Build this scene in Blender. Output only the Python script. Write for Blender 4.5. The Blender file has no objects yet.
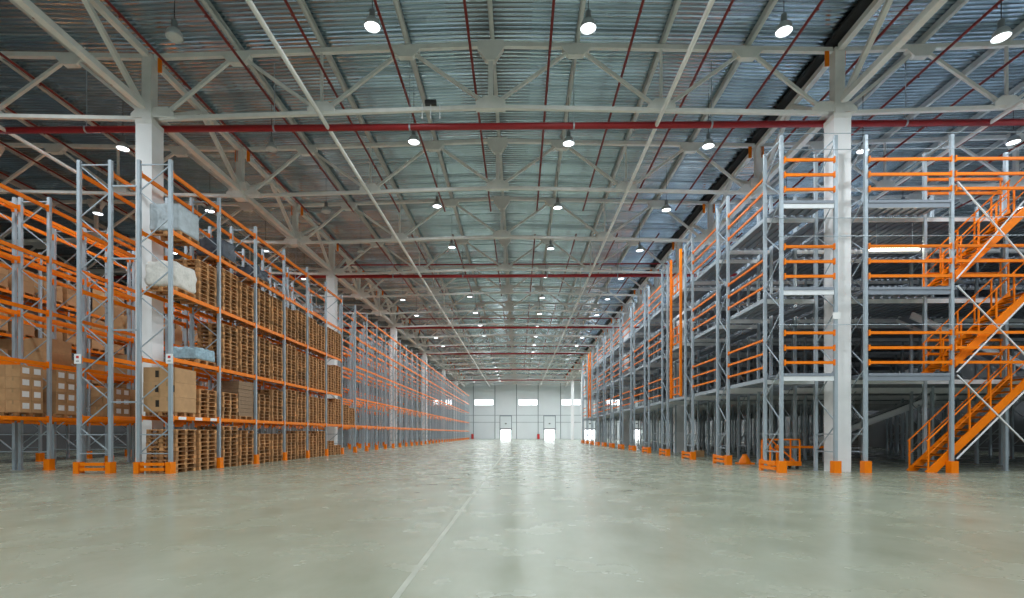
import bpy, math, random
from mathutils import Vector, Matrix
random.seed(7)
S = bpy.context.scene
C = S.collection
PI = math.pi
ORD = ['first', 'second', 'third', 'fourth', 'fifth', 'sixth', 'seventh', 'eighth', 'ninth', 'tenth', 'eleventh', 'twelfth',
       'thirteenth', 'fourteenth', 'fifteenth', 'sixteenth', 'seventeenth', 'eighteenth', 'nineteenth', 'twentieth',
       'twenty-first', 'twenty-second', 'twenty-third', 'twenty-fourth', 'twenty-fifth', 'twenty-sixth']

# ------------------------------------------------------------------ materials
def mat(name, col, rough=.5, metal=0., var=.0, nscale=8., bump=0., bscale=40., objvar=0., spec=.5, emit=None, estr=0., stretch=None):
    m = bpy.data.materials.new(name); m.use_nodes = True
    nt = m.node_tree; b = nt.nodes['Principled BSDF']
    b.inputs['Base Color'].default_value = (*col, 1)
    b.inputs['Roughness'].default_value = rough
    b.inputs['Metallic'].default_value = metal
    b.inputs['Specular IOR Level'].default_value = spec
    tc = nt.nodes.new('ShaderNodeTexCoord')
    src = tc.outputs['Object']
    if stretch:
        mp = nt.nodes.new('ShaderNodeMapping'); mp.inputs['Scale'].default_value = stretch
        nt.links.new(src, mp.inputs['Vector']); src = mp.outputs['Vector']
    colout = None
    if var > 0:
        n = nt.nodes.new('ShaderNodeTexNoise'); n.inputs['Scale'].default_value = nscale; n.inputs['Detail'].default_value = 4
        nt.links.new(src, n.inputs['Vector'])
        r = nt.nodes.new('ShaderNodeValToRGB')
        r.color_ramp.elements[0].position = .3; r.color_ramp.elements[1].position = .7
        r.color_ramp.elements[0].color = (*[c * (1 - var) for c in col], 1)
        r.color_ramp.elements[1].color = (*[min(1, c * (1 + var)) for c in col], 1)
        nt.links.new(n.outputs['Fac'], r.inputs['Fac'])
        colout = r.outputs['Color']
    if objvar > 0:
        oi = nt.nodes.new('ShaderNodeObjectInfo')
        mr = nt.nodes.new('ShaderNodeMapRange'); mr.inputs['To Min'].default_value = 1 - objvar; mr.inputs['To Max'].default_value = 1 + objvar
        nt.links.new(oi.outputs['Random'], mr.inputs['Value'])
        h = nt.nodes.new('ShaderNodeHueSaturation')
        nt.links.new(mr.outputs['Result'], h.inputs['Value'])
        if colout: nt.links.new(colout, h.inputs['Color'])
        else: h.inputs['Color'].default_value = (*col, 1)
        colout = h.outputs['Color']
    if colout: nt.links.new(colout, b.inputs['Base Color'])
    if bump > 0:
        n2 = nt.nodes.new('ShaderNodeTexNoise'); n2.inputs['Scale'].default_value = bscale; n2.inputs['Detail'].default_value = 3
        nt.links.new(src, n2.inputs['Vector'])
        bp = nt.nodes.new('ShaderNodeBump'); bp.inputs['Strength'].default_value = bump; bp.inputs['Distance'].default_value = .02
        nt.links.new(n2.outputs['Fac'], bp.inputs['Height']); nt.links.new(bp.outputs['Normal'], b.inputs['Normal'])
    if emit:
        b.inputs['Emission Color'].default_value = (*emit, 1); b.inputs['Emission Strength'].default_value = estr
    return m

LAMP = 320.0
M = dict(
    white_steel=mat('white_steel_paint', (.82, .81, .78), .45, 0, .06, 3),
    column=mat('column_paint', (.90, .90, .91), .5, 0, .03, 2),
    deck=mat('roof_sheet', (.46, .565, .635), .20, 1.0, .30, 1.0, stretch=(.05, 2.6, 1)),
    purlin=mat('purlin_paint', (.60, .62, .61), .5, 0, .08, 3),
    gutter=mat('black_membrane', (.02, .02, .022), .7, 0, .2, 5),
    red=mat('red_pipe_paint', (.33, .010, .014), .4, 0, .1, 4),
    galv=mat('galvanised_steel', (.40, .465, .52), .42, .3, .05, 3),
    galv_dark=mat('galvanised_floor_deck', (.25, .28, .33), .5, .1, .08, 1),
    galv_light=mat('white_zinc_steel', (.80, .82, .85), .45, 0, .04, 5),
    orange=mat('orange_powder_coat', (.93, .215, .001), .45, 0, .06, 6, spec=.25),
    wood=mat('pallet_wood', (.43, .21, .083), .8, 0, .35, 9, .3, 60, objvar=.35, stretch=(1, .25, 1)),
    card=mat('brown_cardboard', (.47, .27, .13), .8, 0, .08, 6, objvar=.15),
    tape=mat('packing_tape', (.40, .25, .12), .35, 0, .05, 9),
    paper=mat('white_paper', (.85, .85, .85), .7, 0, .04, 30),
    hole=mat('dark_cutout', (.025, .018, .012), .9),
    film=mat('clear_stretch_film', (.46, .52, .56), .22, .1, .18, 5, .7, 12),
    film_blue=mat('blue_stretch_film', (.32, .46, .54), .22, .1, .2, 10, .6, 18),
    film_dark=mat('dark_stretch_film', (.07, .085, .11), .2, 0, .3, 5, .7, 12),
    sack=mat('white_woven_sack', (.78, .74, .69), .65, 0, .10, 12, .8, 16),
    board=mat('brown_hardboard', (.27, .17, .10), .85, 0, .25, 30, stretch=(.2, .2, 3)),
    panel=mat('wall_panel_white', (.83, .87, .89), .5, 0, .03, .3),
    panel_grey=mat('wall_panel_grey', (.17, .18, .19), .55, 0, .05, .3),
    seam=mat('panel_joint', (.28, .32, .34), .6),
    red_dark=mat('dark_red_pipe_paint', (.21, .016, .012), .5, 0, .1, 4),
    black=mat('black_rubber', (.02, .02, .02), .6),
    lamp_body=mat('lamp_housing_grey', (.30, .31, .32), .35, .6, .05, 20),
    lamp_shade=mat('lamp_reflector', (.55, .57, .58), .3, .5, .05, 20),
    lens_on=mat('lit_lamp_lens', (.9, .9, .9), .3, emit=(.90, .965, 1), estr=LAMP),
    lens_off=mat('unlit_lamp_lens', (.62, .64, .64), .25),
    tube_on=mat('lit_tube', (.9, .9, .9), .3, emit=(1, .93, .72), estr=45),
    red_sign=mat('red_print', (.6, .03, .03), .6),
    grey_print=mat('grey_print', (.25, .25, .27), .7),
)
# glass for the far windows
_n = M['deck'].node_tree; _b = _n.nodes['Principled BSDF']; _t = [x for x in _n.nodes if x.type == 'TEX_NOISE'][0]
_r = _n.nodes.new('ShaderNodeMapRange'); _r.inputs['From Min'].default_value = .35; _r.inputs['From Max'].default_value = .65; _r.inputs['To Min'].default_value = .32; _r.inputs['To Max'].default_value = .13
_n.links.new(_t.outputs['Fac'], _r.inputs['Value']); _n.links.new(_r.outputs['Result'], _b.inputs['Roughness'])
g = bpy.data.materials.new('window_glass'); g.use_nodes = True
nt = g.node_tree; nt.nodes.clear()
o_ = nt.nodes.new('ShaderNodeOutputMaterial'); mx = nt.nodes.new('ShaderNodeMixShader'); tr = nt.nodes.new('ShaderNodeBsdfTransparent'); gl = nt.nodes.new('ShaderNodeBsdfGlossy')
gl.inputs['Roughness'].default_value = .05; mx.inputs['Fac'].default_value = .08
nt.links.new(tr.outputs[0], mx.inputs[1]); nt.links.new(gl.outputs[0], mx.inputs[2]); nt.links.new(mx.outputs[0], o_.inputs[0])
M['glass'] = g
# polished concrete floor
f = bpy.data.materials.new('polished_concrete'); f.use_nodes = True
nt = f.node_tree; b = nt.nodes['Principled BSDF']; L = nt.links.new
tc = nt.nodes.new('ShaderNodeTexCoord')
def noise(scale, detail, rough=.55, stretch=(1, 1, 1)):
    mp = nt.nodes.new('ShaderNodeMapping'); mp.inputs['Scale'].default_value = stretch
    L(tc.outputs['Object'], mp.inputs['Vector'])
    n = nt.nodes.new('ShaderNodeTexNoise'); n.inputs['Scale'].default_value = scale; n.inputs['Detail'].default_value = detail; n.inputs['Roughness'].default_value = rough
    L(mp.outputs['Vector'], n.inputs['Vector']); return n
def ramp(src, stops):
    r = nt.nodes.new('ShaderNodeValToRGB'); e = r.color_ramp.elements
    e[0].position, e[0].color = stops[0][0], (*stops[0][1], 1); e[1].position, e[1].color = stops[-1][0], (*stops[-1][1], 1)
    for p, c in stops[1:-1]:
        x = e.new(p); x.color = (*c, 1)
    L(src, r.inputs['Fac']); return r
r1 = ramp(noise(.22, 6, .6).outputs['Fac'], [(.25, (.25, .262, .188)), (.5, (.30, .318, .243)), (.78, (.352, .374, .297))])
r2 = ramp(noise(1.3, 8, .68, (1, .45, 1)).outputs['Fac'], [(.2, (.84, .83, .79)), (.5, (.98, .98, .98)), (.85, (1.12, 1.12, 1.11))])
mu = nt.nodes.new('ShaderNodeMix'); mu.data_type = 'RGBA'; mu.blend_type = 'MULTIPLY'; mu.inputs[0].default_value = 1
L(r1.outputs[0], mu.inputs[6]); L(r2.outputs[0], mu.inputs[7])
L(mu.outputs[2], b.inputs['Base Color'])
r3 = ramp(noise(1.1, 5).outputs['Fac'], [(.3, (.17,) * 3), (.7, (.32,) * 3)])
L(r3.outputs[0], b.inputs['Roughness'])
n4 = noise(7, 3); bp = nt.nodes.new('ShaderNodeBump'); bp.inputs['Strength'].default_value = .02; bp.inputs['Distance'].default_value = .01
L(n4.outputs['Fac'], bp.inputs['Height']); L(bp.outputs['Normal'], b.inputs['Normal'])
b.inputs['Specular IOR Level'].default_value = .42
M['floor'] = f
M['joint'] = mat('joint_filler', (.36, .37, .305), .55, 0, .15, 3)

# ------------------------------------------------------------------ mesh helpers
class MB:
    def __init__(s): s.v = []; s.f = []; s.m = []; s.mats = []
    def mi(s, m):
        if m is None: return 0
        if m not in s.mats: s.mats.append(m)
        return s.mats.index(m)
    def add(s, vs, fs, m=None):
        b = len(s.v); s.v += [tuple(v) for v in vs]; k = s.mi(m)
        for q in fs: s.f.append(tuple(b + i for i in q)); s.m.append(k)
        return s
    def box(s, x0, x1, y0, y1, z0, z1, m=None):
        vs = [(x0, y0, z0), (x1, y0, z0), (x1, y1, z0), (x0, y1, z0), (x0, y0, z1), (x1, y0, z1), (x1, y1, z1), (x0, y1, z1)]
        return s.add(vs, [(0, 3, 2, 1), (4, 5, 6, 7), (0, 1, 5, 4), (1, 2, 6, 5), (2, 3, 7, 6), (3, 0, 4, 7)], m)
    def bar(s, p, q, w, h=None, m=None, up=(0, 0, 1)):
        h = h or w; p = Vector(p); q = Vector(q); d = (q - p).normalized(); u = Vector(up)
        if abs(d.dot(u)) > .98: u = Vector((0, 1, 0)) if abs(d.y) < .9 else Vector((1, 0, 0))
        r = d.cross(u).normalized(); u = r.cross(d).normalized()
        vs = []
        for e in (p, q):
            for a, c in ((-1, -1), (1, -1), (1, 1), (-1, 1)): vs.append(e + r * (a * w / 2) + u * (c * h / 2))
        return s.add(vs, [(0, 3, 2, 1)[::-1], (4, 5, 6, 7)[::-1], (0, 1, 5, 4)[::-1], (1, 2, 6, 5)[::-1], (2, 3, 7, 6)[::-1], (3, 0, 4, 7)[::-1]], m)
    def tube(s, p, q, r, n=8, m=None, r2=None):
        p = Vector(p); q = Vector(q); d = (q - p).normalized(); u = Vector((0, 0, 1)) if abs(d.z) < .9 else Vector((1, 0, 0))
        a = d.cross(u).normalized(); c = a.cross(d); r2 = r if r2 is None else r2
        vs = []
        for e, rr in ((p, r), (q, r2)):
            for i in range(n): t = 2 * PI * i / n; vs.append(e + a * math.cos(t) * rr + c * math.sin(t) * rr)
        fs = [(i, (i + 1) % n, n + (i + 1) % n, n + i) for i in range(n)] + [tuple(range(n))[::-1], tuple(range(n, 2 * n))]
        return s.add(vs, fs, m)
    def lathe(s, prof, n=16, m=None, c=(0, 0, 0)):
        vs = []; fs = []
        for r, z in prof:
            for i in range(n): t = 2 * PI * i / n; vs.append((c[0] + r * math.cos(t), c[1] + r * math.sin(t), c[2] + z))
        for k in range(len(prof) - 1):
            for i in range(n): j = (i + 1) % n; fs.append((k * n + i, k * n + j, (k + 1) * n + j, (k + 1) * n + i))
        return s.add(vs, fs, m)
    def channel(s, p, q, w, dpt, t=.012, m=None, up=(0, 0, 1)):   # a C section swept from p to q: web + two flanges
        p = Vector(p); q = Vector(q); d = (q - p).normalized(); u = Vector(up); r = d.cross(u).normalized(); u = r.cross(d).normalized()
        s.bar(p, q, t, w, m, up)
        for sg in (-1, 1):
            o = u * (sg * (w / 2 - t / 2)) + r * (dpt / 2)
            s.bar(p + o, q + o, dpt, t, m, up)
        return s
    def mesh(s, name, m=None):
        me = bpy.data.meshes.new(name); me.from_pydata(s.v, [], s.f)
        for x in (s.mats or [m]): me.materials.append(M[x])
        if s.mats:
            me.polygons.foreach_set('material_index', s.m)
        me.update(); return me

def link(name, data, parent=None, loc=None, rot=None):
    o = bpy.data.objects.new(name, data); C.objects.link(o)
    if parent is not None: o.parent = parent
    if loc is not None: o.location = loc
    if rot is not None: o.rotation_euler = rot
    return o
def tag(o, label=None, cat=None, group=None, kind=None):
    if label: o['label'] = label
    if cat: o['category'] = cat
    if group: o['group'] = group
    if kind: o['kind'] = kind
    return o
def thing(name, label, cat, loc=(0, 0, 0), group=None, rot=None, kind=None):
    o = link(name, None, None, loc, rot); o.empty_display_size = .2
    return tag(o, label, cat, group, kind)
def struct(name, mb, m, label=None, cat=None, group=None):
    o = link(name, mb.mesh(name, m)); return tag(o, label, cat, group, 'structure')
def smooth(me):
    for p in me.polygons: p.use_smooth = True
    return me

# ------------------------------------------------------------------ key dimensions (metres; x right, y into the hall, z up)
XL, XR, XM = -13.17, 11.15, -1.0           # column lines and ridge
WL, WR = -37.0, 35.0                     # side walls
YF, YB = 126.0, -14.0                    # far wall, wall behind the camera
def zb(x): return 12.53 + .027 * (12 - abs(x - XM)) if -13.2 <= x <= 11.2 else 12.53 + .027 * (12 - min(abs(x - (XM - 24)), abs(x - (XM + 24))))
def zt(x): return zb(x) + 2.2
def zroof(x): return zt(x) + .34

# ------------------------------------------------------------------ floor, roof, walls
struct('floor', MB().box(WL, WR, YB, YF, -.2, 0), 'floor', 'polished grey green concrete floor of the hall', 'floor')
jb = MB()
for i in range(24):
    y0 = 3 + i * 5.0
    jb.box(-1.02 - .01 * (i % 2), -.965, y0, y0 + 4.99, 0, .0015)
struct('trim_1', jb, 'joint', 'pale filled joint line running down the middle of the floor', 'floor joint')
# corrugated roof sheets: ribs run across the hall
def roof_sheet(xa, xb):
    mb = MB(); vs = []; y = YB; P = .19
    prof = [(0, 0), (.07, 0), (.095, .045), (.165, .045)]
    ys = []
    while y < YF:
        for dy, dz in prof: ys.append((y + dy, dz))
        y += P
    for yy, dz in ys:
        vs.append((xa, yy, zroof(xa) + dz)); vs.append((xb, yy, zroof(xb) + dz))
    fs = [(2 * i, 2 * i + 1, 2 * i + 3, 2 * i + 2) for i in range(len(ys) - 1)]
    mb.add(vs, fs); return mb
names = [(WL, XM - 24, 'outer left'), (XM - 24, XL, 'inner left'), (XL, XM, 'left of the ridge'), (XM, XR, 'right of the ridge'), (XR, XM + 24, 'over the mezzanine'), (XM + 24, WR, 'outer right')]
ceil_root = thing('ceiling', 'corrugated grey steel roof sheeting over the whole hall', 'ceiling', kind='structure')
for xa, xb, n in names:
    tag(link('roof_sheet', roof_sheet(xa + (.001 if xa != WL else 0), xb).mesh('roof_sheet', 'deck'), ceil_root), kind='structure')
tag(link('roof_cover', MB().box(WL - .3, WR + .3, YB - .3, YF + .3, 15.4, 15.5).mesh('roof_cover', 'panel_grey'), ceil_root), kind='structure')
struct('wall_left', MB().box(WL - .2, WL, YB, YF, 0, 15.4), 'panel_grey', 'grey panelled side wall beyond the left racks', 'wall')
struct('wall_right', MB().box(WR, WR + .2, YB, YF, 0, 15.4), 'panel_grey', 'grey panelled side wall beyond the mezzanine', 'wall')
struct('wall_back', MB().box(WL, WR, YB - .2, YB, 0, 15.4), 'panel', 'white panelled wall behind the camera', 'wall')
DOORS = [(-4.45, -2.0), (6.2, 8.65), (16.0, 18.4), (27.3, 29.7)]
WINS = [(-10.8, -6.3), (-.1, 4.4), (10.4, 14.9), (21, 25.5), (-21, -16.5)]
DH, WZ0, WZ1 = 2.25, 8.25, 9.55
holes = [(a, c, 0, DH) for a, c in DOORS] + [(a, c, WZ0, WZ1) for a, c in WINS]
xs = sorted({WL, WR, *[h[0] for h in holes], *[h[1] for h in holes]}); zs = [0, DH, WZ0, WZ1, 15.4]
wb = MB()
for i in range(len(xs) - 1):
    for k in range(len(zs) - 1):
        if any(h[0] <= xs[i] and xs[i + 1] <= h[1] and h[2] <= zs[k] and zs[k + 1] <= h[3] for h in holes): continue
        wb.box(xs[i], xs[i + 1], YF, YF + .25, zs[k], zs[k + 1])
struct('wall_far', wb, 'panel', 'white panelled far end wall with dock openings and strip windows', 'wall')
DN = ['left of the two in the aisle', 'right of the two in the aisle', 'behind the near end of the mezzanine', 'deep behind the mezzanine']
for i, (a, c) in enumerate(DOORS):
    d = thing('door_%d' % (i + 1), 'half raised white dock door with bright opening, ' + DN[i], 'dock door', ((a + c) / 2, YF, 0), kind='structure')
    w = (c - a) / 2
    link('door_leaf', MB().box(-w - .1, w + .1, -.12, -.04, DH + .28, 5.5).mesh('door_leaf', 'panel'), d)
    link('bottom_seal', MB().box(-w - .1, w + .1, -.16, -.02, DH - .05, DH + .28).mesh('bottom_seal', 'black'), d)
    fb = MB().box(-w - .28, -w - .1, -.2, 0, 0, 5.7).box(w + .1, w + .28, -.2, 0, 0, 5.7).box(-w - .1, w + .1, -.2, 0, 5.5, 5.7)
    link('door_frame', fb.mesh('door_frame', 'seam'), d)
    link('vision_panel', MB().box(-.2, .2, -.14, -.12, 3.6, 3.85).mesh('vision_panel', 'black'), d)
WN = ['left one above the aisle', 'middle one above the aisle', 'one right of the mezzanine edge', 'one high behind the mezzanine', 'one hidden behind the left racks']
for i, (a, c) in enumerate(WINS):
    d = thing('window_%d' % (i + 1), 'bright horizontal strip window in the far wall, ' + WN[i], 'window', ((a + c) / 2, YF, 0), kind='structure')
    w = (c - a) / 2
    link('pane', MB().box(-w, w, .1, .12, WZ0, WZ1).mesh('pane', 'glass'), d)
    fb = MB().box(-w - .06, w + .06, -.05, .0, WZ0 - .06, WZ0).box(-w - .06, w + .06, -.05, 0, WZ1, WZ1 + .06)
    link('window_frame', fb.mesh('window_frame', 'seam'), d)
tn = 2
for x in (-16.2, -11.1, -5.85, -.6, 4.65, 10.1, 15.3, 20.6, 26):
    struct('trim_%d' % tn, MB().box(x - .09, x + .09, YF - .09, YF, 0, 13.5), 'seam', 'dark upright panel joint on the far wall at %s' % ['the outer left', 'the left rack end', 'the left dock door', 'the middle window', 'the right dock door', 'the mezzanine side', 'the hidden right', 'the outer right', 'the far right corner'][tn - 2], 'panel joint'); tn += 1
for z in (4.05, 5.75):
    struct('trim_%d' % tn, MB().box(WL, WR, YF - .03, YF, z - .05, z + .05), 'seam', 'thin horizontal panel joint across the far wall, %s' % ('lower' if z < 5 else 'upper'), 'panel joint'); tn += 1
for x, n in ((-11.3, 'by the left rack end'), (4.7, 'between the two dock doors')):
    c = thing('fire_cabinet', 'small red fire cabinet on the far wall ' + n, 'fire cabinet', (x, YF - .25, 0), 'red fire cabinets')
    link('cabinet_body', MB().box(-.3, .3, -.15, .15, 0, 1.2).mesh('cabinet_body', 'red'), c)
    link('door', MB().box(-.26, .26, -.18, -.15, .06, 1.14).mesh('cabinet_door', 'red_sign'), c)

# ------------------------------------------------------------------ columns
colm = MB().box(-.29, .29, -.3, .3, 0, 12.2).mesh('column_shaft', 'column')
headm = MB().box(-.17, .17, -.17, .17, 12.36, 14.75).mesh('column_head', 'white_steel')
capm = MB().box(-.30, .30, -.31, .31, 12.2, 12.36).mesh('cap_plate', 'white_steel')
COLY = [18.3 + 18 * k for k in range(6)]
for side, cx in (('left', XL), ('right', XR)):
    for k, y in enumerate(COLY):
        c = thing('column', 'square white concrete column in the %s row, %s from the camera' % (side, ORD[k]), 'column', (cx, y, 0), 'white concrete columns', kind='structure')
        link('column_shaft', colm, c); link('column_cap', capm, c); link('column_post', headm, c)

# ------------------------------------------------------------------ roof trusses
def truss_parts(xc):
    P = []
    def bl(dx): return Vector((dx, 0, zb(XM + dx)))
    def tl(dx): return Vector((dx, 0, zt(XM + dx)))
    for sg in (-1, 1):
        P.append(('top_chord', MB().bar(tl(sg * 11.96), tl(0), .155, .155)))
        P.append(('bottom_chord', MB().bar(bl(sg * 11.8), bl(0), .13, .13)))
        for a, c in ((tl(sg * 3), bl(0)), (tl(sg * 3), bl(sg * 6)), (tl(sg * 9), bl(sg * 6)), (tl(sg * 9), bl(sg * 11.8))):
            P.append(('diagonal', MB().bar(a, c, .105, .105)))
        P.append(('vertical', MB().bar(tl(sg * 6), bl(sg * 6), .08, .08)))
        for n, up in ((3, 1), (9, 1), (6, 0), (11.7, 0)):
            e = tl(sg * n) if up else bl(sg * n); s = -1 if up else 1; w = .48
            vs = [(e.x - w, -.11, e.z), (e.x + w, -.11, e.z), (e.x + w, -.11, e.z + s * .14), (e.x + w * .5, -.11, e.z + s * .36), (e.x - w * .5, -.11, e.z + s * .36), (e.x - w, -.11, e.z + s * .14)]
            vs += [(x, .11, z) for x, _, z in vs]
            P.append(('gusset', MB().add(vs, [tuple(range(6)), tuple(range(6, 12))[::-1]] + [(i, (i + 1) % 6, 6 + (i + 1) % 6, 6 + i) for i in range(6)])))
        P.append(('end_bracket', MB().box(sg * 11.72 - .07, sg * 11.72 + .07, -.14, -.1, zt(XL) - .62, zt(XL) - .1, 'orange')))
    P.append(('ridge_post', MB().bar(tl(0), bl(0), .17, .15)))
    for up in (1, 0):
        e = tl(0) if up else bl(0); s = -1 if up else 1; w = .52 if not up else .46
        vs = [(-w, -.12, e.z - s * .1), (w, -.12, e.z - s * .1), (w, -.12, e.z + s * .16), (w * .35, -.12, e.z + s * (.34 if not up else .6)), (-w * .35, -.12, e.z + s * (.34 if not up else .6)), (-w, -.12, e.z + s * .16)]
        vs += [(x, .12, z) for x, _, z in vs]
        P.append(('gusset', MB().add(vs, [tuple(range(6)), tuple(range(6, 12))[::-1]] + [(i, (i + 1) % 6, 6 + (i + 1) % 6, 6 + i) for i in range(6)])))
    return [(n, mb.mesh('truss_' + n, 'white_steel')) for n, mb in P], P
tparts, traw = truss_parts(0)
allm = MB()
for n, mb in traw: allm.add(mb.v, mb.f, 'orange' if n == 'end_bracket' else 'white_steel')
truss_mesh = allm.mesh('roof_truss', 'white_steel')
TY = [18.3 + 6 * i for i in range(18)]
for span, off, near in (('centre', 0, 7), ('left', -24, 4), ('right', 24, 4)):
    for i, y in enumerate(TY):
        lab = {'centre': 'white steel roof truss across the centre aisle, %s from the camera', 'left': 'white steel roof truss over the left racks, %s from the camera', 'right': 'white steel roof truss over the mezzanine, %s from the camera'}[span] % ORD[i]
        if i < near:
            t = thing('roof_truss', lab, 'roof truss', (XM + off, y, 0), 'trusses of the %s span' % span)
            for n, me in tparts: link(n, me, t)
        else:
            t = tag(link('roof_truss', truss_mesh, None, (XM + off, y, 0)), lab, 'roof truss', 'trusses of the %s span' % span)
# longitudinal trusses along the column lines
def long_truss():
    P = []; zb0, zt0 = 12.79, 14.72
    P.append(('bottom_chord', MB().bar((0, .36, zb0), (0, 17.64, zb0), .22, .2)))
    P.append(('top_chord', MB().bar((0, .2, zt0), (0, 17.8, zt0), .2, .2)))
    for yb, yt in ((.42, 3), (6, 3), (6, 9), (12, 9), (12, 15), (17.58, 15)):
        P.append(('diagonal', MB().bar((0, yb, zb0 + .05), (0, yt, zt0 - .05), .16, .14)))
    for y in (6, 12):
        P.append(('hanger_post', MB().bar((0, y, zb0 - .02), (0, y, zt0), .28, .28)))
        P.append(('joint_block', MB().box(-.42, .42, y - .24, y + .24, zb0 - .05, zb0 + .32).box(-.24, .24, y - .24, y + .24, zb0 - .42, zb0 - .05)))
    return P
lp = long_truss(); lmesh = [(n, mb.mesh('long_' + n, 'white_steel')) for n, mb in lp]
am = MB()
for n, mb in lp: am.add(mb.v, mb.f)
lall = am.mesh('longitudinal_truss', 'white_steel')
for side, cx in (('left', XL), ('right', XR)):
    for k in range(-1, 6):
        lab = 'white steel truss running lengthwise on the %s columns, %s from the camera' % (side, ORD[k + 1])
        loc = (cx, 18.3 + 18 * k, 0)
        if k < 3:
            t = thing('longitudinal_truss', lab, 'roof truss', loc, 'lengthwise trusses')
            for n, me in lmesh: link(n, me, t)
        else:
            o = tag(link('longitudinal_truss', lall, None, loc), lab, 'roof truss', 'lengthwise trusses')
            if k == 5: o.scale = (1, .97, 1)
# purlins, ties, gutter (long members of the roof)
def roofbeam(x, z, w, h, m, lab, y0=YB, y1=YF, cat='purlin'):
    b = MB().channel((0, 0, 0), (0, y1 - y0, 0), h, w, .03, 'purlin' if m == 'purlin' else m)
    tag(link('roof_beam', b.mesh('roof_beam', m), None, (x, y0, z)), lab, cat, 'lengthwise roof beams', 'structure')
for k, x in enumerate([XM + 3 * i for i in range(-9, 10)]):
    if abs(x - XL) < .5 or abs(x - XR) < .5: continue
    where = 'over the centre aisle' if XL < x < XR else 'over the left racks' if x < XL else 'over the mezzanine'
    n = k - 5 - 1 if XL < x < XR else (4 - k if False else k) if x < XL else k - 14
    roofbeam(x, zt(x) + .21, .13, .22, 'purlin', 'grey roof purlin running lengthwise %s, %s from the left of its span' % (where, ORD[max(0, n)]))
for x, n in ((-7, 'left of the ridge'), (5, 'right of the ridge'), (-19, 'over the left racks'), (17, 'over the mezzanine')):
    mb = MB().tube((0, 0, 0), (0, YF - YB, 0), .075, 8)
    tag(link('tie_beam', mb.mesh('tie_beam', 'white_steel'), None, (x, YB, zb(x) - .16)), 'white steel tie running lengthwise under the trusses ' + n, 'tie beam', kind='structure')
tag(link('roof_gutter', MB().box(-.27, .27, 0, YF - YB, 0, .12).mesh('roof_gutter', 'gutter'), None, (XR - .1, YB, zt(XR) + .18)), 'black valley strip under the roof along the right column row', 'gutter', kind='structure')

# ------------------------------------------------------------------ sprinkler pipes
for k in range(6):
    y = 18.95 + 18 * k
    p = thing('sprinkler_main', 'thick red sprinkler main crossing the hall, %s from the camera' % ORD[k], 'pipe', (0, y, 12.56), 'red sprinkler mains')
    link('pipe', smooth(MB().tube((WL, 0, 0), (WR, 0, 0), .115, 10).mesh('pipe', 'red')), p)
    for x in (-34, -28, -22, -16, -9, -4, 2, 7, 14, 20, 26, 32) if k < 2 else ():
        link('hanger', MB().bar((x, 0, .1), (x, 0, zt(x) - 12.56 + .1), .025).tube((x - .03, 0, 0), (x + .03, 0, 0), .13, 10).mesh('hanger', 'galv'), p)
    if k:
        q = tag(link('sprinkler_feeder', MB().tube((-12.9, 0, 0), (10.85, 0, 0), .05, 8).mesh('sprinkler_feeder', 'red'), None, (0, y + 1.1, 13.75)), 'thin red feeder pipe above the sprinkler main, %s from the camera' % ORD[k - 1], 'pipe', 'red feeder pipes')
BX = [-1.6 + 2.62 * i for i in range(-9, 11)]
head = MB().tube((0, 0, 0), (0, 0, -.09), .016, 6).tube((0, 0, -.09), (0, 0, -.105), .032, 8).mesh('sprinkler_head', 'red_dark')
bm_ = [MB().tube((0, 0, 0), (0, 18.5, 0), .045, 8).mesh('branch_pipe', 'red_dark'), MB().tube((0, 0, 0), (0, 14.6, 0), .045, 8).mesh('branch_pipe', 'red_dark')]
for k in range(5):
    for j, x in enumerate(BX):
        if k > 2 and not XL - 3 < x < XR + 2: continue
        y0 = 11 if k == 0 else 18 * k + 15
        o = thing('sprinkler_branch', 'thin red sprinkler pipe running lengthwise, %s group from camera, %s from left' % (ORD[k], ORD[j]), 'pipe', (x, y0, 14.0), 'red sprinkler branches')
        link('pipe', bm_[0 if k == 0 else 1], o)
        if k < 1:
            for q in range(5): link('sprinkler_head', head, o, (0, 1.5 + q * 3.0, 0))

# ------------------------------------------------------------------ pendant lamps
hous = smooth(MB().lathe([(.001, .52), (.075, .52), (.085, .5), (.085, .3), (.12, .26), (.12, .24)], 14).mesh('housing', 'lamp_body'))
shade = smooth(MB().lathe([(.10, .25), (.15, .24), (.20, .17), (.225, .08), (.235, 0), (.225, 0), (.21, .08), (.2, .15), (.14, .2)], 18).mesh('lamp_shade', 'lamp_shade'))
def lens(m): return MB().lathe([(.001, .012), (.15, .016), (.215, .03)], 18).mesh('lens', m)
lens_on, lens_off = lens('lens_on'), lens('lens_off')
def cordm(x, m='black'): return MB().tube((0, 0, .5), (0, 0, zroof(x) - LZ[LX.index(x)]), .012, 5)
def lampall(m, x):
    a = MB()
    for src, mm in ((MB().lathe([(.001, .52), (.085, .5), (.085, .3), (.12, .24)], 8), 'lamp_body'), (MB().lathe([(.10, .25), (.20, .17), (.235, 0)], 10), 'lamp_shade'), (MB().lathe([(.001, .012), (.215, .012)], 10), m), (cordm(x), 'black')):
        a.add(src.v, src.f, mm)
    return a.mesh('pendant_lamp')
LX = [-22.4, -16.4, -10.2, -4.32, 2.03, 7.72, 13.97, 20.0, 26.1]
LZ = [13.0, 13.1, 13.03, 13.28, 13.17, 13.02, 12.78, 13.08, 13.0, 13.0]
LN = ['ninth from the right', 'eighth from the right', 'seventh from the right', 'sixth from the right', 'fifth from the right', 'fourth from the right', 'third from the right', 'second from the right', 'rightmost in its row']
LY = [15.2 + 6.03 * i for i in range(18)]
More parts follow.
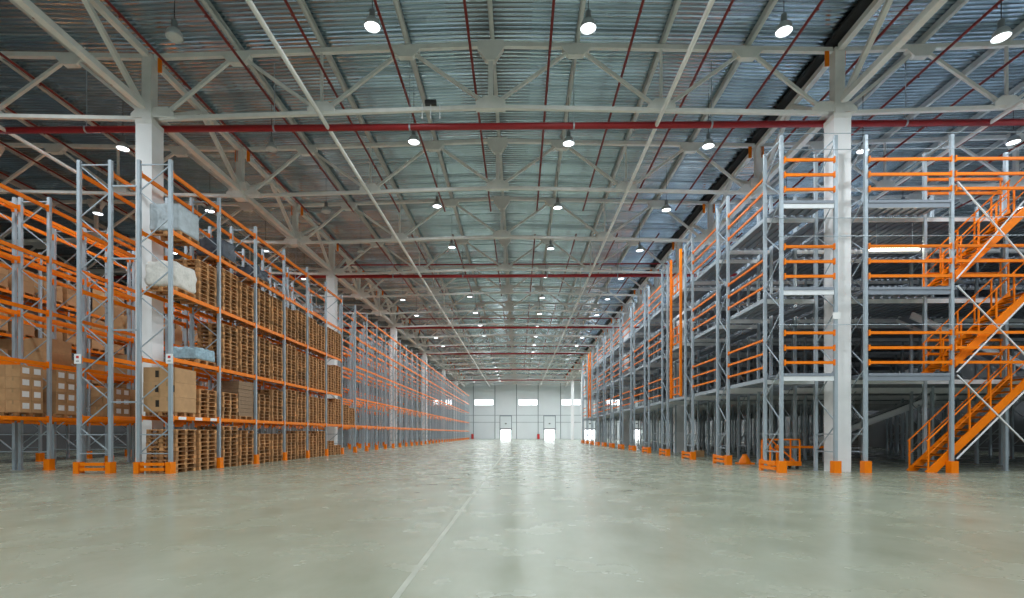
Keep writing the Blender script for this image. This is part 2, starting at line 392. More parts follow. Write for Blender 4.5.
for j, x in enumerate(LX):
    cm = cordm(x).mesh('cord', 'black'); am_on, am_off = lampall('lens_on', x), lampall('lens_off', x)
    for i, y in enumerate(LY):
        off = (j == 2 and i < 5) or (j < 2 and i > 5)
        if abs(x) > .97 * y + 1: continue
        lab = '%s pendant lamp in the %s lamp row from the camera, %s' % ('unlit grey' if off else 'lit white', ORD[i], LN[j])
        if i < 6:
            t = thing('pendant_lamp', lab, 'lamp', (x, y, LZ[j]), 'pendant hall lamps')
            link('housing', hous, t); link('lamp_shade', shade, t); link('lens', lens_off if off else lens_on, t); link('cord', cm, t)
        else:
            tag(link('pendant_lamp', am_off if off else am_on, None, (x, y, LZ[j])), lab, 'lamp', 'pendant hall lamps')
# the same lamp grid goes on above and behind the camera, and at the sides
for x in LX + [32]:
    for i in range(-3, 18):
        y = 15.2 + 6.03 * i
        if i >= 0 and abs(x) <= .97 * y + 1: continue
        if x < -15 and i > 5: continue
        l = bpy.data.lights.new('hall_lamp', 'AREA'); l.shape = 'DISK'; l.size = .43; l.energy = LAMP * .145 * PI * 0.97; l.color = (.90, .965, 1)
        o = bpy.data.objects.new('hall_lamp', l); C.objects.link(o); o.location = (x, y, 13.15)

jb_ = thing('junction_box', 'small black junction box on the first roof truss left of the ridge', 'junction box', (-3.1, 18.15, zb(-3.1) - .065))
link('box_body', MB().box(-.2, .2, -.075, .075, .13, .27).mesh('box_body', 'black'), jb_)
for q in (-.3, 0, .32): link('drop_cable', MB().tube((q, -.0, .14), (q, 0, -.32), .014, 5).box(q - .02, q + .02, -.02, .02, -.36, -.3).mesh('drop_cable', 'galv_light'), jb_)

# ------------------------------------------------------------------ pallet racks
LEV = [1.84, 3.78, 6.04, 8.0, 9.92]      # beam centre heights
BAY = 2.75
LEVC = [1.84, 3.8, 5.66, 7.6, 9.45]
def upright_mb(x, h=10.35, face=1):
    m = MB(); m.box(x - .052, x + .052, -.05, -.038, 0, h); m.box(x - .052, x - .040, -.038, .05, 0, h); m.box(x + .040, x + .052, -.038, .05, 0, h)
    m.box(x - .08, x + .08, -.08, .08, 0, .012); return m
def lattice_mb(x0, x1, h, z0=.55, step=.86):
    m = MB(); m.bar((x0, 0, .66), (x1, 0, .66), .035); m.bar((x0, 0, 1.28), (x1, 0, 1.28), .035); m.bar((x0, 0, h - .15), (x1, 0, h - .15), .035)
    n = 11; step = (h - .81) / n
    for k in range(n):
        a, c = (x0, x1) if k % 2 else (x1, x0); m.bar((a, .012, .66 + k * step), (c, .012, .66 + (k + 1) * step), .032)
    return m
footm = MB().box(-.11, .11, -.12, .11, 0, .40).box(-.125, .125, -.135, .125, 0, .03).mesh('foot_guard', 'orange')
beam_mb = MB().box(-.03, .03, .055, BAY - .055, -.065, .065)
for yy in (.06, BAY - .06): beam_mb.box(-.045, .045, yy - .02 if yy < 1 else yy - .03, yy + .03 if yy < 1 else yy + .02, -.13, .11)
beamm = beam_mb.mesh('load_beam', 'orange')
def end_guard():
    m = MB(); return m
def rack(label, xf, xb, y0, n, detail=True, top=10.35, levels=LEV, skip=(), beams_first=100, group='orange and grey pallet racks', feet=True, front_guard=False):
    """xf: side facing the aisle, xb: the other side; n bays along y"""
    d = xb - xf; sg = 1 if d > 0 else -1
    root = thing('pallet_rack', label, 'pallet rack', (xf, y0, 0), group)
    um = upright_mb(0, top).mesh('upright', 'galv'); lm = lattice_mb(0, d, top).mesh('upright_frame', 'galv')
    fm = MB()
    for s in (upright_mb(0, top), upright_mb(d, top), lattice_mb(0, d, top)): fm.add(s.v, s.f)
    fm = fm.mesh('upright_frame', 'galv')
    for i in range(n + 1):
        if detail and i < 8:
            fr = link('upright_frame', lm, root, (0, i * BAY, 0))
            link('upright', um, fr); link('upright', um, fr, (d, 0, 0))
            if feet and not (i == 0 and front_guard): link('foot_guard', footm, fr)
            if i == 0 and front_guard:
                w = abs(d); gb = MB()
                gb.box(-.13, w + .13, -.16, -.10, .24, .37).box(-.13, w + .13, -.16, -.10, .07, .18)
                gbm = [gb]
                link('guard_rail', MB().box(.13 * sg, d - .13 * sg, -.14, -.08, .26, .36).mesh('guard_rail', 'orange') if sg > 0 else MB().box(d + .13, -.13, -.14, -.08, .26, .36).mesh('guard_rail', 'orange'), fr)
                link('guard_rail', MB().box(min(0, d) + .13, max(0, d) - .13, -.14, -.08, .09, .19).mesh('guard_rail', 'orange'), fr)
                for xx in (0, d):
                    o_ = 1 if (xx == 0) == (sg > 0) else -1
                    link('corner_guard', MB().box(*sorted((xx - .09 * o_, xx + .075 * o_)), -.15, .12, 0, .38).mesh('corner_guard', 'orange'), fr)
        else:
            fr = link('upright_frame', fm, root, (0, i * BAY, 0))
            if feet: link('foot_guard', footm, fr)
    cells = [(i, z, x) for i in range(n) for z in levels for x in (0, d) if (i, z) not in skip]
    for i, z, x in cells[:beams_first]:
        link('load_beam', beamm, root, (x + (.0 if x else 0), i * BAY, z))
    rest = cells[beams_first:]
    if rest:
        rb = MB()
        for i, z, x in rest:
            rb.v += [] ; rb.add([(v[0] + x, v[1] + i * BAY, v[2] + z) for v in beam_mb.v], beam_mb.f)
        tag(link('load_beam', rb.mesh('load_beam_far', 'orange'), root), kind='stuff')
    return root
Y0 = 16.95
XA, XA2, XB, XB2 = -11.50, -12.55, -14.55, -13.50
ra = rack('pallet rack beside the aisle, front section full of pallet stacks', XA, XA2, Y0, 6, front_guard=True)
rb_ = rack('empty grey and orange pallet rack back to back with the pallet stacks rack, front section', XB, XB2, Y0, 6, front_guard=True)
rack('long empty pallet rack running down the left of the aisle to the far wall', XA, XA2, Y0 + 7 * BAY, 30)
rack('long empty pallet rack standing behind the one beside the aisle', XB, XB2, Y0 + 7 * BAY, 24, False, beams_first=20)
# the passage bay between the two sections: only a low level
pas = thing('passage_beam_set', 'low orange beam level bridging the passage gap between front and rear aisle racks', 'rack beam', (XA, Y0 + 6 * BAY, 0))
for x in (0, XA2 - XA):
    link('load_beam', beamm, pas, (x, 0, LEV[0]))
YC = 18.5
rc = rack('pallet rack with labelled cartons at the left edge of the picture', -16.98, -18.03, YC - BAY, 22, top=9.85, levels=LEVC)
rd = rack('pallet rack standing back to back behind the labelled cartons rack', -19.3, -18.25, YC - BAY, 22, False, top=9.85, levels=LEVC, feet=False)
re_ = rack('pallet rack with tall carton loads far left, across the second aisle', -22.6, -23.7, 21.4, 20, True, top=9.85, levels=LEVC, beams_first=60)
# spacers between back to back frames and the sign plates
for z in (2.36, 4.74, 7.1, 9.5):
    link('row_spacer', MB().bar((XB2 - XB + .055, 0, z), (XA2 - XB - .064, 0, z), .05, .05).mesh('row_spacer', 'galv'), rb_)
for root, x in ((ra, 0), (rb_, 0)):
    s = tag(link('sign_plate', MB().box(-.11, .11, -.075, -.06, 3.62, 3.94).mesh('sign_plate', 'paper'), root), 'white sign plate with a red mark')
    link('sign_mark', MB().box(-.045, .045, -.08, -.0755, 3.8, 3.88, 'red_sign').box(-.05, .05, -.08, -.0755, 3.69, 3.72, 'grey_print').mesh('sign_mark'), s)
for k in range(3):
    tag(link('label_strip', MB().box(.031, .036, .35 + k * .9, .75 + k * .9, LEV[0] - .05, LEV[0] + .05).mesh('label_strip', 'paper'), ra), 'white label strip on the beam')

# ------------------------------------------------------------------ pallets
PH = .146; PX, PY = 1.0, 1.08
def deck_mb():
    m = MB()
    for i in range(7):
        x = -PX / 2 + i * (PX - .1) / 6 ; m.box(x, x + .1, -PY / 2, PY / 2, .122, .144)
    for y in (-PY / 2, -.07, PY / 2 - .14): m.box(-PX / 2, PX / 2, y, y + .14, .108, .122)
    return m
def bearer_mb(y):
    m = MB().box(-PX / 2, PX / 2, y, y + .12, 0, .022)
    for x in (-PX / 2, -.07, PX / 2 - .14): m.box(x, x + .14, y, y + .12, .022, .108)
    return m
dk = deck_mb(); brs = [bearer_mb(y) for y in (-PY / 2, -.06, PY / 2 - .12)]
deckm = dk.mesh('pallet_deck', 'wood'); bearm = [b.mesh('pallet_bearer', 'wood') for b in brs]
pm = MB()
for s in [dk] + brs: pm.add(s.v, s.f)
palm = pm.mesh('pallet', 'wood')
def pallet(x, y, z, label, group, parts=False, rz=0):
    rz += random.uniform(-.014, .014) + (PI if random.random() < .5 else 0)
    if parts:
        o = tag(link('pallet', deckm, None, (x, y, z), (0, 0, rz)), label, 'pallet', group)
        for b in bearm: link('bearer', b, o)
    else: o = tag(link('pallet', palm, None, (x, y, z), (0, 0, rz)), label, 'pallet', group)
    return o
ZL = [0.0] + [z + .066 for z in LEV]; ZC = [0.0] + [z + .066 for z in LEVC]
XP = (XA + XA2) / 2
ld = ['on the floor', 'on the lowest beams', 'on the second beams', 'on the third beams']
def slot(b, s): return Y0 + b * BAY + .75 + s * 1.25
stacks = []
# (level, bay, slot, count)
for b in range(6):
    for s in range(2):
        stacks.append((0, b, s, (10, 10, 11, 10, 9, 9, 9, 10, 9, 10, 6, 4)[b * 2 + s]))
stacks += [(1, 0, 1, 7), (1, 1, 0, 7)]
for b in range(2, 7):
    for s in range(2): stacks.append((1, b, s, (8, 10, 11, 11, 10, 10, 9, 11, 9, 8)[(b - 2) * 2 + s]))
for b in range(1, 6):
    for s in range(2): stacks.append((2, b, s, (12, 13, 12, 11, 13, 12, 12, 12, 11, 12)[(b - 1) * 2 + s]))
stacks.append((3, 0, 1, 10))
for b in range(1, 6):
    for s in range(2): stacks.append((3, b, s, (11, 10, 11, 11, 10, 11, 11, 10, 11, 11)[(b - 1) * 2 + s]))
cnt = {0: 0, 1: 0, 2: 0, 3: 0}; far = MB(); npal = 0
for l, b, s, n in stacks:
    cnt[l] += 1; y = slot(b, s)
    lean = 0
    for k in range(n):
        dx, dy = random.uniform(-.012, .012), random.uniform(-.012, .012)
        if b < 4 and npal < 290:
            npal += 1
            pallet(XP + .06 + dx, y + dy, ZL[l] + k * PH, 'bare wooden pallet, %s from the bottom of the %s stack %s' % (ORD[k], ORD[cnt[l] - 1], ld[l]), 'stacked empty pallets', b < 2)
        else:
            far.add([(v[0] + XP + .06 + dx, v[1] + y + dy, v[2] + ZL[l] + k * PH) for v in pm.v], pm.f)
tag(link('pallet', far.mesh('pallet_far', 'wood')), 'more stacked wooden pallets in the rear bays of the aisle rack', 'pallet', 'stacked empty pallets', 'stuff')

# ------------------------------------------------------------------ wrapped loads and cartons
def blob(sx, sy, sz, n, bulge, noise_, top=0., seed=1, r=.06, e=16):
    import bmesh
    from mathutils import noise as N
    bm = bmesh.new(); bmesh.ops.create_cube(bm, size=1)
    bmesh.ops.subdivide_edges(bm, edges=bm.edges[:], cuts=n, use_grid_fill=True)
    for v in bm.verts:
        p = v.co.copy(); q = Vector((p.x * 2, p.y * 2, p.z * 2))
        l4 = (abs(q.x) ** e + abs(q.y) ** e + abs(q.z) ** e) ** (1 / e)
        q /= max(l4, 1e-6) / max(abs(q.x), abs(q.y), abs(q.z))
        w = N.noise(Vector((p.x * 5 + seed * 7, p.y * 5, p.z * 5))) * noise_
        c = Vector((q.x * sx / 2 * (1 + bulge * (1 - q.z ** 2)) + q.x * w, q.y * sy / 2 * (1 + bulge * (1 - q.z ** 2)) + q.y * w, (q.z + 1) * sz / 2 + (w if q.z > .2 else 0)))
        if top and q.z > .7: c.z += top * (math.sin(q.x * 7.5) * math.sin(q.y * 11))
        v.co = c
    me = bpy.data.meshes.new('load'); bm.to_mesh(me); bm.free(); return smooth(me)
def load(name, label, cat, me, m, loc, group=None):
    me.materials.append(M[m]); return tag(link(name, me, None, loc), label, cat, group)
def base(x, y, z, what): pallet(x, y, z, 'single wooden pallet under ' + what, 'pallets under loads', True)
y1 = Y0 + .78
base(XP + .03, y1, ZL[3], 'the white sack load'); load('sack_load', 'white woven sack load bulging on a pallet, third beams of the aisle rack', 'sack load', blob(1.06, 1.2, .86, 12, .03, .045, .012, 3, e=9), 'sack', (XP + .02, y1, ZL[3] + PH))
base(XP + .03, y1 + .22, ZL[4], 'the clear wrapped load'); 
wl = load('wrapped_load', 'grey shrink wrapped load on a pallet, fourth beams above the white sack', 'wrapped load', blob(1.04, 1.12, .92, 14, 0, .016, 0, 5, e=26), 'film', (XP, y1 + .22, ZL[4] + PH))
base(XP + .03, slot(1, 0), ZL[4], 'the second dark wrapped load')
load('wrapped_load', 'dark grey wrapped load in the second bay of the fourth beams', 'wrapped load', blob(1.0, 1.1, .72, 8, 0, .06, 0, 9), 'film_dark', (XP, slot(1, 0), ZL[4] + PH))
base(XP + .03, slot(2, 0), ZL[4], 'the rounded dark load')
load('wrapped_load', 'rounded dark load in the third bay of the fourth beams', 'wrapped load', blob(.95, 1.0, .5, 8, .08, .12, 0, 11), 'film_dark', (XP, slot(2, 0), ZL[4] + PH))
base(XP + .03, slot(0, 1), ZL[2], 'the blue wrapped bundle')
load('wrapped_load', 'low pale blue wrapped bundle with a lumpy top above the tall cartons', 'wrapped load', blob(1.02, 1.15, .44, 16, 0, .012, .03, 13, e=14), 'film_blue', (XP, slot(0, 1), ZL[2] + PH))
# brown board sheets, second bay, lowest beams
base(XP + .03, slot(1, 1), ZL[1], 'the brown board pile')
bp_ = thing('board_pile', 'tall dark brown pile of board sheets on the lowest beams', 'board pile', (XP, slot(1, 1), ZL[1] + PH))
for k in range(9):
    a, c = random.uniform(-.02, .02), random.uniform(-.02, .02)
    link('board_bundle', MB().box(-.52 + a, .52 + a, -.58 + c, .58 + c, k * .16, k * .16 + .152).mesh('board_bundle', 'board'), bp_)
def carton_mesh(w, d, h, holes=False, tape=True):
    m = MB(); m.box(-w / 2, w / 2, -d / 2, d / 2, 0, h, 'card')
    return m.mesh('carton')
def carton(w, d, h, loc, label, group, lab=None, tape=True, hole=None, me=None, cache={}):
    key = (round(w, 3), round(d, 3), round(h, 3))
    if key not in cache:
        cache[key] = (MB().box(-w / 2, w / 2, -d / 2, d / 2, 0, h).mesh('carton', 'card'),
                      MB().box(-.03, .03, -d / 2 - .002, -d / 2, h - .14, h).box(-.03, .03, -d / 2 - .002, d / 2, h, h + .002).mesh('tape', 'tape'),
                      MB().box(w / 2, w / 2 + .004, -d * .30, d * .30, h * .30, h * .80).mesh('shipping_label', 'paper'),
                      MB().box(w / 2 - .13, w / 2 - .01, -d / 2 - .003, -d / 2, h * .32, h * .78).mesh('hand_hole', 'hole'))
    me, tp, lb, hl = cache[key]
    o = tag(link('carton', me, None, loc, (0, 0, random.uniform(-.015, .015))), label, 'carton', group)
    if tape: link('tape', tp, o)
    if lab: link('shipping_label', lb, o)
    if hole: link('hand_hole', hl, o)
    return o
# tall cartons in the first bay, lowest beams: two columns of three seen from the end
base(XP + .03, slot(0, 0), ZL[1], 'the tall brown cartons')
for cx in (0, 1):
    for k in range(3):
        carton(.53, 1.12, .49, (XP - .26 + cx * .54, slot(0, 0), ZL[1] + PH + k * .495), 'big brown carton in the aisle rack, %s layer, %s' % (['bottom', 'middle', 'top'][k], ['column at the concrete column', 'column at the aisle'][cx]), 'tall cartons in the aisle rack', hole=(cx == 0 or k == 1))
# labelled cartons on the left rack
def labelled(y, layers, desc, x=-17.5, lev=1, small=True):
    pallet(x, y, ZL[lev], 'single wooden pallet under the labelled cartons, ' + desc, 'pallets under cartons', False)
    for k in range(layers):
        for r in range(2):
            for c in range(2):
                carton(.5, .42, .4, (x - .25 + .51 * c, y - .215 + .43 * r, ZL[lev] + PH + k * .405), 'labelled carton %s, %s layer, %s side, %s' % (desc, ORD[k], 'near' if r == 0 else 'far', 'inner' if c == 0 else 'aisle'), 'labelled cartons', lab=c == 1)
labelled(YC - .67, 4, 'left of the first upright')
labelled(YC + .72, 4, 'right of the first upright')
labelled(YC + BAY + .72, 3, 'behind the end frame')
labelled(YC + BAY + 1.95, 3, 'beyond the end frame')
# large carton loads on the upper levels of the left racks
def big_load(x, y, z, n, desc, g, lw=1.0, ld=1.0):
    for k in range(n):
        carton(lw, ld, .515, (x, y, z + PH + k * .52), 'large brown carton %s, %s from its pallet' % (desc, ORD[k]), g, tape=False)
    pallet(x, y, z, 'single wooden pallet under the large cartons ' + desc, 'pallets under cartons', False)
for b in range(7):
    for lev in (1, 2, 3, 4):
        for s in range(2):
            if random.random() < .18: continue
            y = 21.4 + b * BAY + .76 + s * 1.25
            big_load(-23.15, y, ZC[lev], random.choice((2, 2, 3)), 'in far left rack, bay %s, level %s, %s' % (ORD[b], ORD[lev - 1], 'front' if s == 0 else 'rear'), 'large cartons far left')
for b in range(1, 6):
    for lev in (2, 3):
        for s in range(2):
            if random.random() < .5: continue
            y = YC - BAY + b * BAY + .76 + s * 1.25
            big_load(-18.86, y, ZC[lev], random.choice((1, 2, 2)), 'behind labelled cartons rack, bay %s, level %s, %s' % (ORD[b], ORD[lev - 1], 'front' if s == 0 else 'rear'), 'large cartons behind')

# ------------------------------------------------------------------ mezzanine
MX, MY = 8.8, 17.5
DZ = [3.42, 6.3, 9.2]; STEP = 4.43; NR = 13; FD = 1.15; MT = 11.3
FX = [8.8, 10.6, 11.6, 14.45, 17.3, 20.15, 23.0, 25.85, 28.7]
def mfront(depth=FD, h=MT, braced=True):
    m = MB()
    return m
um = upright_mb(0, MT).mesh('upright', 'galv')
def ylattice():
    m = MB()
    for z in (.7, 1.3, MT - .1): m.bar((0, -.044, z), (0, FD, z), .035)
    n = 11; step = (MT - .8) / n
    for k in range(n):
        a, c = (-.044, FD) if k % 2 else (FD, -.044); m.bar((.012, a, .7 + k * step), (.012, c, .7 + (k + 1) * step), .03)
    return m
tiem = MB().bar((0, -.044, MT - .1), (0, FD, MT - .1), .035).mesh('upright_frame', 'galv')
latm = ylattice().mesh('upright_frame', 'galv')
fullm = MB()
for s, o in ((upright_mb(0, MT), 0), (upright_mb(0, MT), FD), (ylattice(), 0)): fullm.add([(v[0], v[1] + o, v[2]) for v in s.v], s.f)
fullm = fullm.mesh('upright_frame', 'galv')
mfoot = MB().box(-.12, .12, -.14, .1, 0, .40).mesh('foot_guard', 'orange')
def xbeam(a, c, m='galv_light'): return MB().box(a + .06, c - .06, -.03, .03, -.075, .075).mesh('cross_beam', m)
b2f = xbeam(0, 2.85, 'galv_dark')
b1, b2, b3, b4 = xbeam(0, 1.8), xbeam(0, 2.85), xbeam(0, 2.85 * 6), xbeam(0, 2.85 * 4)
for j in range(NR):
    y = MY + STEP * j
    r = thing('mezzanine_rack', 'tall grey rack line carrying the mezzanine decks, %s from the stair end' % ORD[j], 'mezzanine rack', (MX, y, 0), 'rack lines of the mezzanine')
    for i, x in enumerate(FX):
        if j and i == 4 and False: continue
        if j == 0 or i < 2:
            fr = link('upright_frame', tiem if (j == 0 and i in (3, 4)) else latm, r, (x - MX, 0, 0)); link('upright', um, fr); link('upright', um, fr, (0, FD, 0))
        else: fr = link('upright_frame', fullm, r, (x - MX, 0, 0))
        if (j == 0 and i < 5): link('foot_guard', mfoot, fr)
        if i == 0:
            if j: link('foot_guard', mfoot, fr)
            link('guard_rail', MB().box(-.16, -.1, .12, FD + .1, .26, .37).mesh('guard_rail', 'orange'), fr)
            link('guard_rail', MB().box(-.16, -.1, .12, FD + .1, .08, .19).mesh('guard_rail', 'orange'), fr)
            link('corner_guard', MB().box(-.17, .08, FD - .02, FD + .12, 0, .40).mesh('corner_guard', 'orange'), fr)
    for z in DZ:
        for yy in (0, FD):
            link('cross_beam', b1, r, (0, yy, z - .26))
            if j == 0:
                link('cross_beam', b2 if yy else b2f, r, (11.6 - MX, yy, z - .26))
                if yy: link('cross_beam', b2, r, (14.45 - MX, yy, z - .26))
                link('cross_beam', b4, r, (17.3 - MX, yy, z - .26))
            else: link('cross_beam', b3, r, (11.6 - MX, yy, z - .26))
s_ = tag(link('sign_plate', MB().box(10.6 - MX - .12, 10.6 - MX + .12, -.075, -.055, 5.14, 5.36).mesh('sign_plate', 'paper'), bpy.data.objects['mezzanine_rack']), 'white sign plate')
YE = MY + STEP * (NR - 1) + FD
def deck_piece(x0, x1, y0, y1):
    m = MB(); m.box(x0, x1, y0, y1, -.03, 0)
    x = x0 + .05                                           # folded ribs under the sheet
    n = int((x1 - x0) / .30)
    for i in range(n):
        xx = x0 + .04 + i * .30; m.box(xx, xx + .12, y0, y1, -.085, -.03)
    return m
ebm = MB().box(.044, .078, .08, STEP - FD - .08, -.15, -.002).mesh('edge_beam', 'galv')
dn = ['lowest', 'middle', 'top']
for k, z in enumerate(DZ):
    d = thing('mezzanine_deck', 'grey steel %s floor deck of the mezzanine' % dn[k], 'mezzanine deck', (0, 0, z - .085))
    for a in ((MX + .08, 10.42, MY - .1, YE + .1), (11.68, 14.38, MY - .1, YE + .1), (14.38, 17.35, MY + FD + .12, YE + .1), (17.35, 29.4, MY - .1, YE + .1)):
        ln = sorted([MY + STEP * j for j in range(NR)] + [MY + STEP * j + FD for j in range(NR)])
        ed = [a[2]] + [v for v in ln if a[2] < v < a[3]] + [a[3]]
        pp = MB()
        for u, v in zip(ed, ed[1:]):
            if v - u > .3:
                if v - u > FD + .2:
                    t_ = deck_piece(a[0], a[1], u + .062, v - .062); pp.add(t_.v, t_.f)
                else:
                    ex = [a[0] - .05] + [x for x in FX if a[0] < x < a[1]] + [a[1] + .05]
                    for xa_, xc_ in zip(ex, ex[1:]):
                        if xc_ - xa_ > .4: t_ = deck_piece(xa_ + .05, xc_ - .05, u + .062, v - .062); pp.add(t_.v, t_.f)
        link('deck_panel', pp.mesh('deck_panel', 'galv_dark'), d)
    for q in range(4):
        a0, a1 = 18.3 + 18 * q + .6, 18.3 + 18 * (q + 1) - .6
        if q == 3: a1 = YE
        if a1 > a0: link('deck_panel', deck_piece(10.69, 11.51, a0, min(a1, YE)).mesh('deck_panel', 'galv_dark'), d)
    for q in range(NR - 1): link('edge_beam', ebm, d, (MX, MY + STEP * q + FD, 0))
    link('edge_beam', MB().box(MX + .07, 10.53, MY - .05, MY - .01, -.09, .0).mesh('edge_beam', 'galv_dark'), d)
    link('edge_beam', MB().box(11.68, 14.38, MY - .05, MY - .01, -.09, .0).mesh('edge_beam', 'galv_dark'), d)
# guard rails along the aisle and along the front
RH = (.27, .76, 1.26)
gate_gaps = (2, 10)
railY = MB().box(-.03, .03, .07, STEP - FD - .07, -.036, .036).box(-.04, .03, .058, .1, -.08, .08).box(-.04, .03, STEP - FD - .1, STEP - FD - .058, -.08, .08).mesh('rail', 'orange')
for k, z in enumerate(DZ):
    for j in range(NR - 1):
        if j in gate_gaps: continue
        r = thing('guard_rail', 'orange three bar guard rail, %s deck, aisle side, %s gap from the front' % (dn[k], ORD[j]), 'guard rail', (MX, MY + STEP * j + FD, z), 'orange deck guard rails')
        for h in RH: link('rail', railY, r, (0, 0, h))
def railX(L): return MB().box(.07, L - .07, -.03, .03, -.046, .046).box(.06, .1, -.05, .03, -.1, .1).box(L - .1, L - .06, -.05, .03, -.1, .1).mesh('rail', 'orange')
for k, z in enumerate(DZ):
    for a, c, n in ((8.8, 10.6, 'at the aisle corner'), (11.6, 14.45, 'between column and stairs'), (14.45, 17.3, 'across the stairs'), (17.3, 20.15, 'beyond the stairs')):
        if n == 'beyond the stairs': continue
        r = thing('guard_rail', 'orange three bar guard rail on the front of the %s deck, %s' % (dn[k], n), 'guard rail', (a, MY - .06, z), 'orange deck guard rails')
        me = railX(c - a)
        for h in RH: link('rail', me, r, (0, 0, h))
    r = thing('guard_rail', 'orange inner guard rail behind the stairs on the %s deck' % dn[k], 'guard rail', (14.6, MY + FD + .2, z), 'orange deck guard rails')
    me = railX(2.9)
    for h in RH[1:] : link('rail', me, r, (0, 0, h))
    for x in (.1, 2.75): link('post', MB().box(x - .02, x + .02, .03, .07, -.083, 1.3).mesh('post', 'orange'), r)
# steel cables across the front
for n, z in (('at the very top', 11.25), ('above the top rails', 10.72), ('under the top deck', 8.45), ('above the middle rails', 7.85), ('above the lowest rails', 4.92)):
    link('cable', MB().tube((-.2, -.22, z), (15, -.22, z), .012, 6).mesh('cable', 'galv'), bpy.data.objects['mezzanine_rack'])['label'] = 'thin grey cable ' + n
# pallet gates on the aisle side
for n, j in (('near', 2), ('far', 10)):
    y0 = MY + STEP * j + FD + .75; W = 1.8
    gt = thing('pallet_gate', 'tall orange pallet gate with two posts on the aisle side, %s one' % n, 'pallet gate', (MX - .02, y0, DZ[0] - .083), 'orange pallet gates')
    for y in (0, W): link('post', MB().box(-.06, .06, y - .06, y + .06, 0, 8.0).mesh('post', 'orange'), gt)
    for y in (0, W): link('base_plate', MB().box(.04, .26, y - .08, y + .08, 0, .03).box(-.06, .06, y - .08, y + .08, 0, .03).mesh('base_plate', 'orange'), gt)
    for k in range(3):
        gb = MB()
        for h in (.15, .6, 1.05): gb.box(.07, .12, .07, W - .07, h, h + .07)
        for y in (.1, W / 2, W - .12): gb.box(.07, .12, y, y + .06, .15, 1.12)
        link('gate_leaf', gb.mesh('gate_leaf', 'orange'), gt, (0, 0, DZ[k] - DZ[0]))
# stairs: three flights rising to the right
def flight(x0, z0, x1, z1, label):
    y0, y1 = MY + .16, MY + 1.0
    t = thing('staircase', label, 'staircase', (x0, 0, z0), 'orange stair flights')
    run, rise = x1 - x0, z1 - z0
    for y in (y0, y1):
        mb = MB(); hh = .30
        vs = []
        for yy in (y - .03, y + .03): vs += [(0, yy, 0), (.31, yy, 0), (run, yy, rise - .29), (run, yy, rise + .02), (-.05, yy, .03)]
        mb.add(vs, [(0, 1, 2, 3, 4), (9, 8, 7, 6, 5)] + [(i, 5 + i, 5 + (i + 1) % 5, (i + 1) % 5) for i in range(5)])
        link('stringer', mb.mesh('stringer', 'orange'), t)
    n = round(rise / .21)
    for i in range(1, n):
        x = run * i / n; z = rise * i / n
        link('tread', MB().box(x - .03, x + .25, y0 + .03, y1 - .03, z - .06, z - .025, 'galv_dark').box(x - .03, x - .01, y0 + .03, y1 - .03, z - .085, z - .015, 'orange').mesh('tread'), t)
    for y in (y0, y1):
        hr = MB().tube((0, y, 1.05), (run, y, rise + 1.05), .026, 8)
        hr.tube((.0, y, .55), (run, y, rise + .55), .016, 6)
        h = link('handrail', hr.mesh('handrail', 'orange'), t)
        for q in range(6):
            x = .05 + (run - .1) * q / 5
            link('post', MB().box(x - .022, x + .022, y - .022, y + .022, rise * x / run, rise * x / run + 1.05).mesh('post', 'orange'), h)
flight(13.75, 0, 17.3, DZ[0], 'lowest orange stair flight rising from the floor to the first deck')
flight(14.25, DZ[0], 17.3, DZ[1], 'middle orange stair flight rising from the first to the second deck')
flight(14.25, DZ[1], 17.3, DZ[2], 'top orange stair flight rising to the highest deck')
for k, (za, zc) in enumerate(((3.3, .9), (6.35, 3.35), (9.75, 6.4))):
    xb_ = bpy.data.objects['mezzanine_rack']; ox = 14.45 - MX
    za = (3.25, 6.2, 9.65)[k]; zc = (.48, 3.35, 6.45)[k]
    link('brace_rod', MB().bar((ox + .05, -.17, za), (ox + 2.8, -.17, zc), .05, .03).mesh('brace_rod', 'galv_light'), xb_)['label'] = 'white brace rod'
    link('brace_rod', MB().bar((ox + .05, -.14, zc), (ox + 2.8, -.14, za), .05, .03).mesh('brace_rod', 'galv_light'), xb_)['label'] = 'white brace rod'
# grey inclined channel beams deeper in, simplified stringers of grey stairs further back
for n, p, q in (('rising to the right behind the stairs', (13.4, 23.7, 1.0), (18.6, 23.7, 2.95)), ('sloping down to the right above the first deck', (15.0, 20.4, 5.85), (19.6, 20.4, 3.75))):
    p = Vector(p); q = Vector(q)
    t = thing('inclined_channels', 'grey inclined steel channel beams ' + n, 'channel beam', p)
    d = q - p
    for yy in (-.35, .35): link('side_channel', MB().channel((0, yy, 0), (d.x, yy, d.z), .26, .06, .02).mesh('side_channel', 'galv_light'), t)
    zf = 0 if p.z < 3 else DZ[0] - .084
    for fx in (.12, .85):
        for yy in (-.35, .35): link('leg', MB().box(d.x * fx - .04, d.x * fx + .04, yy - .03, yy + .03, zf - p.z, d.z * fx - .05).mesh('leg', 'galv'), t)
    link('flat_strip', MB().bar((0, 0, .02), (d.x, 0, d.z + .02), .64, .03).mesh('flat_strip', 'galv_dark'), t)
# strip lamp under the top deck by the column
t = thing('strip_lamp', 'lit warm strip lamp under the top deck behind the front rails', 'lamp', (12.75, MY + 1.6, 8.0))
link('tray', MB().box(0, 1.9, -.08, .08, .08, .14).mesh('tray', 'lamp_body'), t)
link('tube', MB().tube((.05, 0, .03), (1.85, 0, .03), .045, 8).mesh('tube', 'tube_on'), t)
for x in (.3, 1.6): link('hanger', MB().bar((x, 0, .14), (x, 0, .98), .02).mesh('hanger', 'galv'), t)
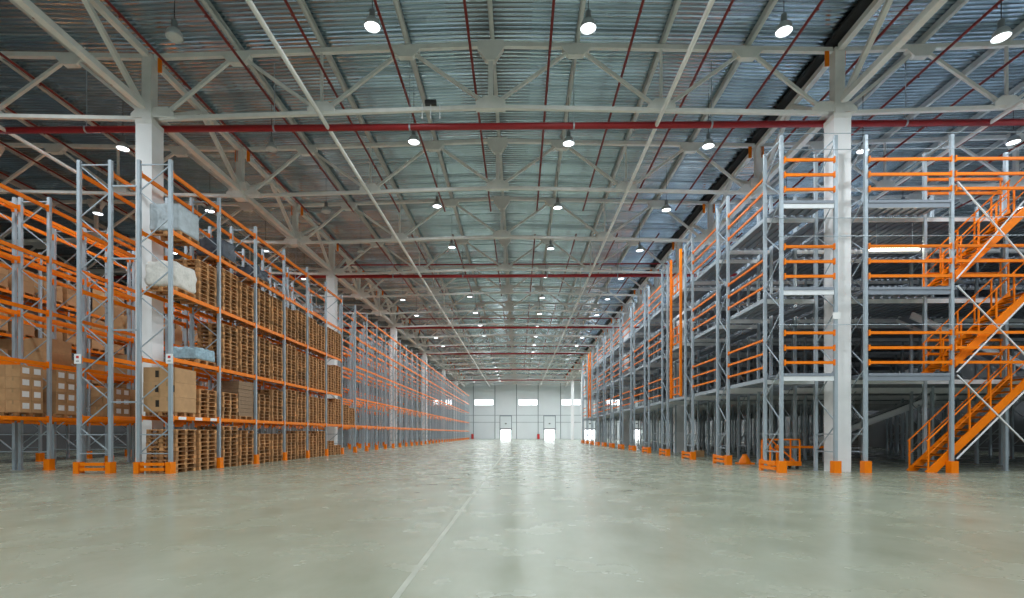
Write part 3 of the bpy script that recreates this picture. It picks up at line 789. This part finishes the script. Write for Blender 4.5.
# orange cage trolley in the first bay
t = thing('cage_trolley', 'orange trolley with braced end frames inside the first mezzanine bay', 'trolley', (9.25, 19.3, 0))
link('platform', MB().box(0, 1.2, 0, .7, .12, .28).mesh('platform', 'orange'), t)
for yy in (0, .66):
    fb = MB()
    fb.box(.03, .08, yy, yy + .04, .28, 1.12).box(1.12, 1.17, yy, yy + .04, .28, 1.12).box(.03, 1.17, yy, yy + .04, 1.07, 1.12).bar((.08, yy + .02, 1.08), (.95, yy + .02, .3), .05, .04)
    link('side_frame', fb.mesh('side_frame', 'orange'), t)
for x in (.12, 1.08):
    for yy in (.08, .62): link('wheel', MB().tube((x, yy - .02, .06), (x, yy + .02, .06), .06, 12).box(x - .02, x + .02, yy - .025, yy + .025, .06, .12).mesh('wheel', 'black'), t)
t = thing('barrier', 'low orange barrier bar behind the right concrete column', 'barrier', (10.4, 21.2, 0))
link('bar', MB().box(0, 2.4, -.03, .03, .72, .82).mesh('bar', 'orange'), t)
for x in (.1, 2.3): link('post', MB().box(x - .04, x + .04, -.04, .04, 0, .86).mesh('post', 'orange'), t)
# small orange wedge guard and a carton on the floor under the deck
t = thing('floor_guard', 'small orange cone shaped guard on the floor under the mezzanine edge', 'floor guard', (9.75, 22.5, 0))
link('guard_base', MB().box(-.31, .31, -.26, .26, 0, .07).mesh('guard_base', 'orange'), t)
link('guard_body', MB().lathe([(.25, .07), (.2, .2), (.11, .36), (.1, .42), (.001, .44)], 14).mesh('guard_body', 'orange'), t)
carton(.5, .5, .36, (10.2, 29.6, 0), 'small brown carton on the floor under the mezzanine', None)

# ------------------------------------------------------------------ world, camera, view
w = bpy.data.worlds.new('sky'); S.world = w; w.use_nodes = True
bgn = w.node_tree.nodes['Background']; bgn.inputs[0].default_value = (.93, .97, 1, 1); bgn.inputs[1].default_value = 90.0
cd = bpy.data.cameras.new('camera'); cam = bpy.data.objects.new('camera', cd); C.objects.link(cam); S.camera = cam
cd.sensor_width = 36; cd.lens = 518 / 1024 * 36; cd.shift_y = (433.5 - 299) / 1024; cd.clip_end = 400
cam.location = (0, 0, 1.32); cam.rotation_euler = (PI / 2, 0, math.atan(7 / 518))
S.view_settings.view_transform = 'Standard'; S.view_settings.look = 'None'; S.view_settings.gamma = 1; S.view_settings.use_curve_mapping = False
S.view_settings.exposure = 0.52
S.cycles.use_denoising = True
try: S.cycles.denoiser = 'OPENIMAGEDENOISE'
except Exception: pass
S.cycles.use_light_tree = True
S.cycles.sample_clamp_indirect = 6; S.cycles.sample_clamp_direct = 4
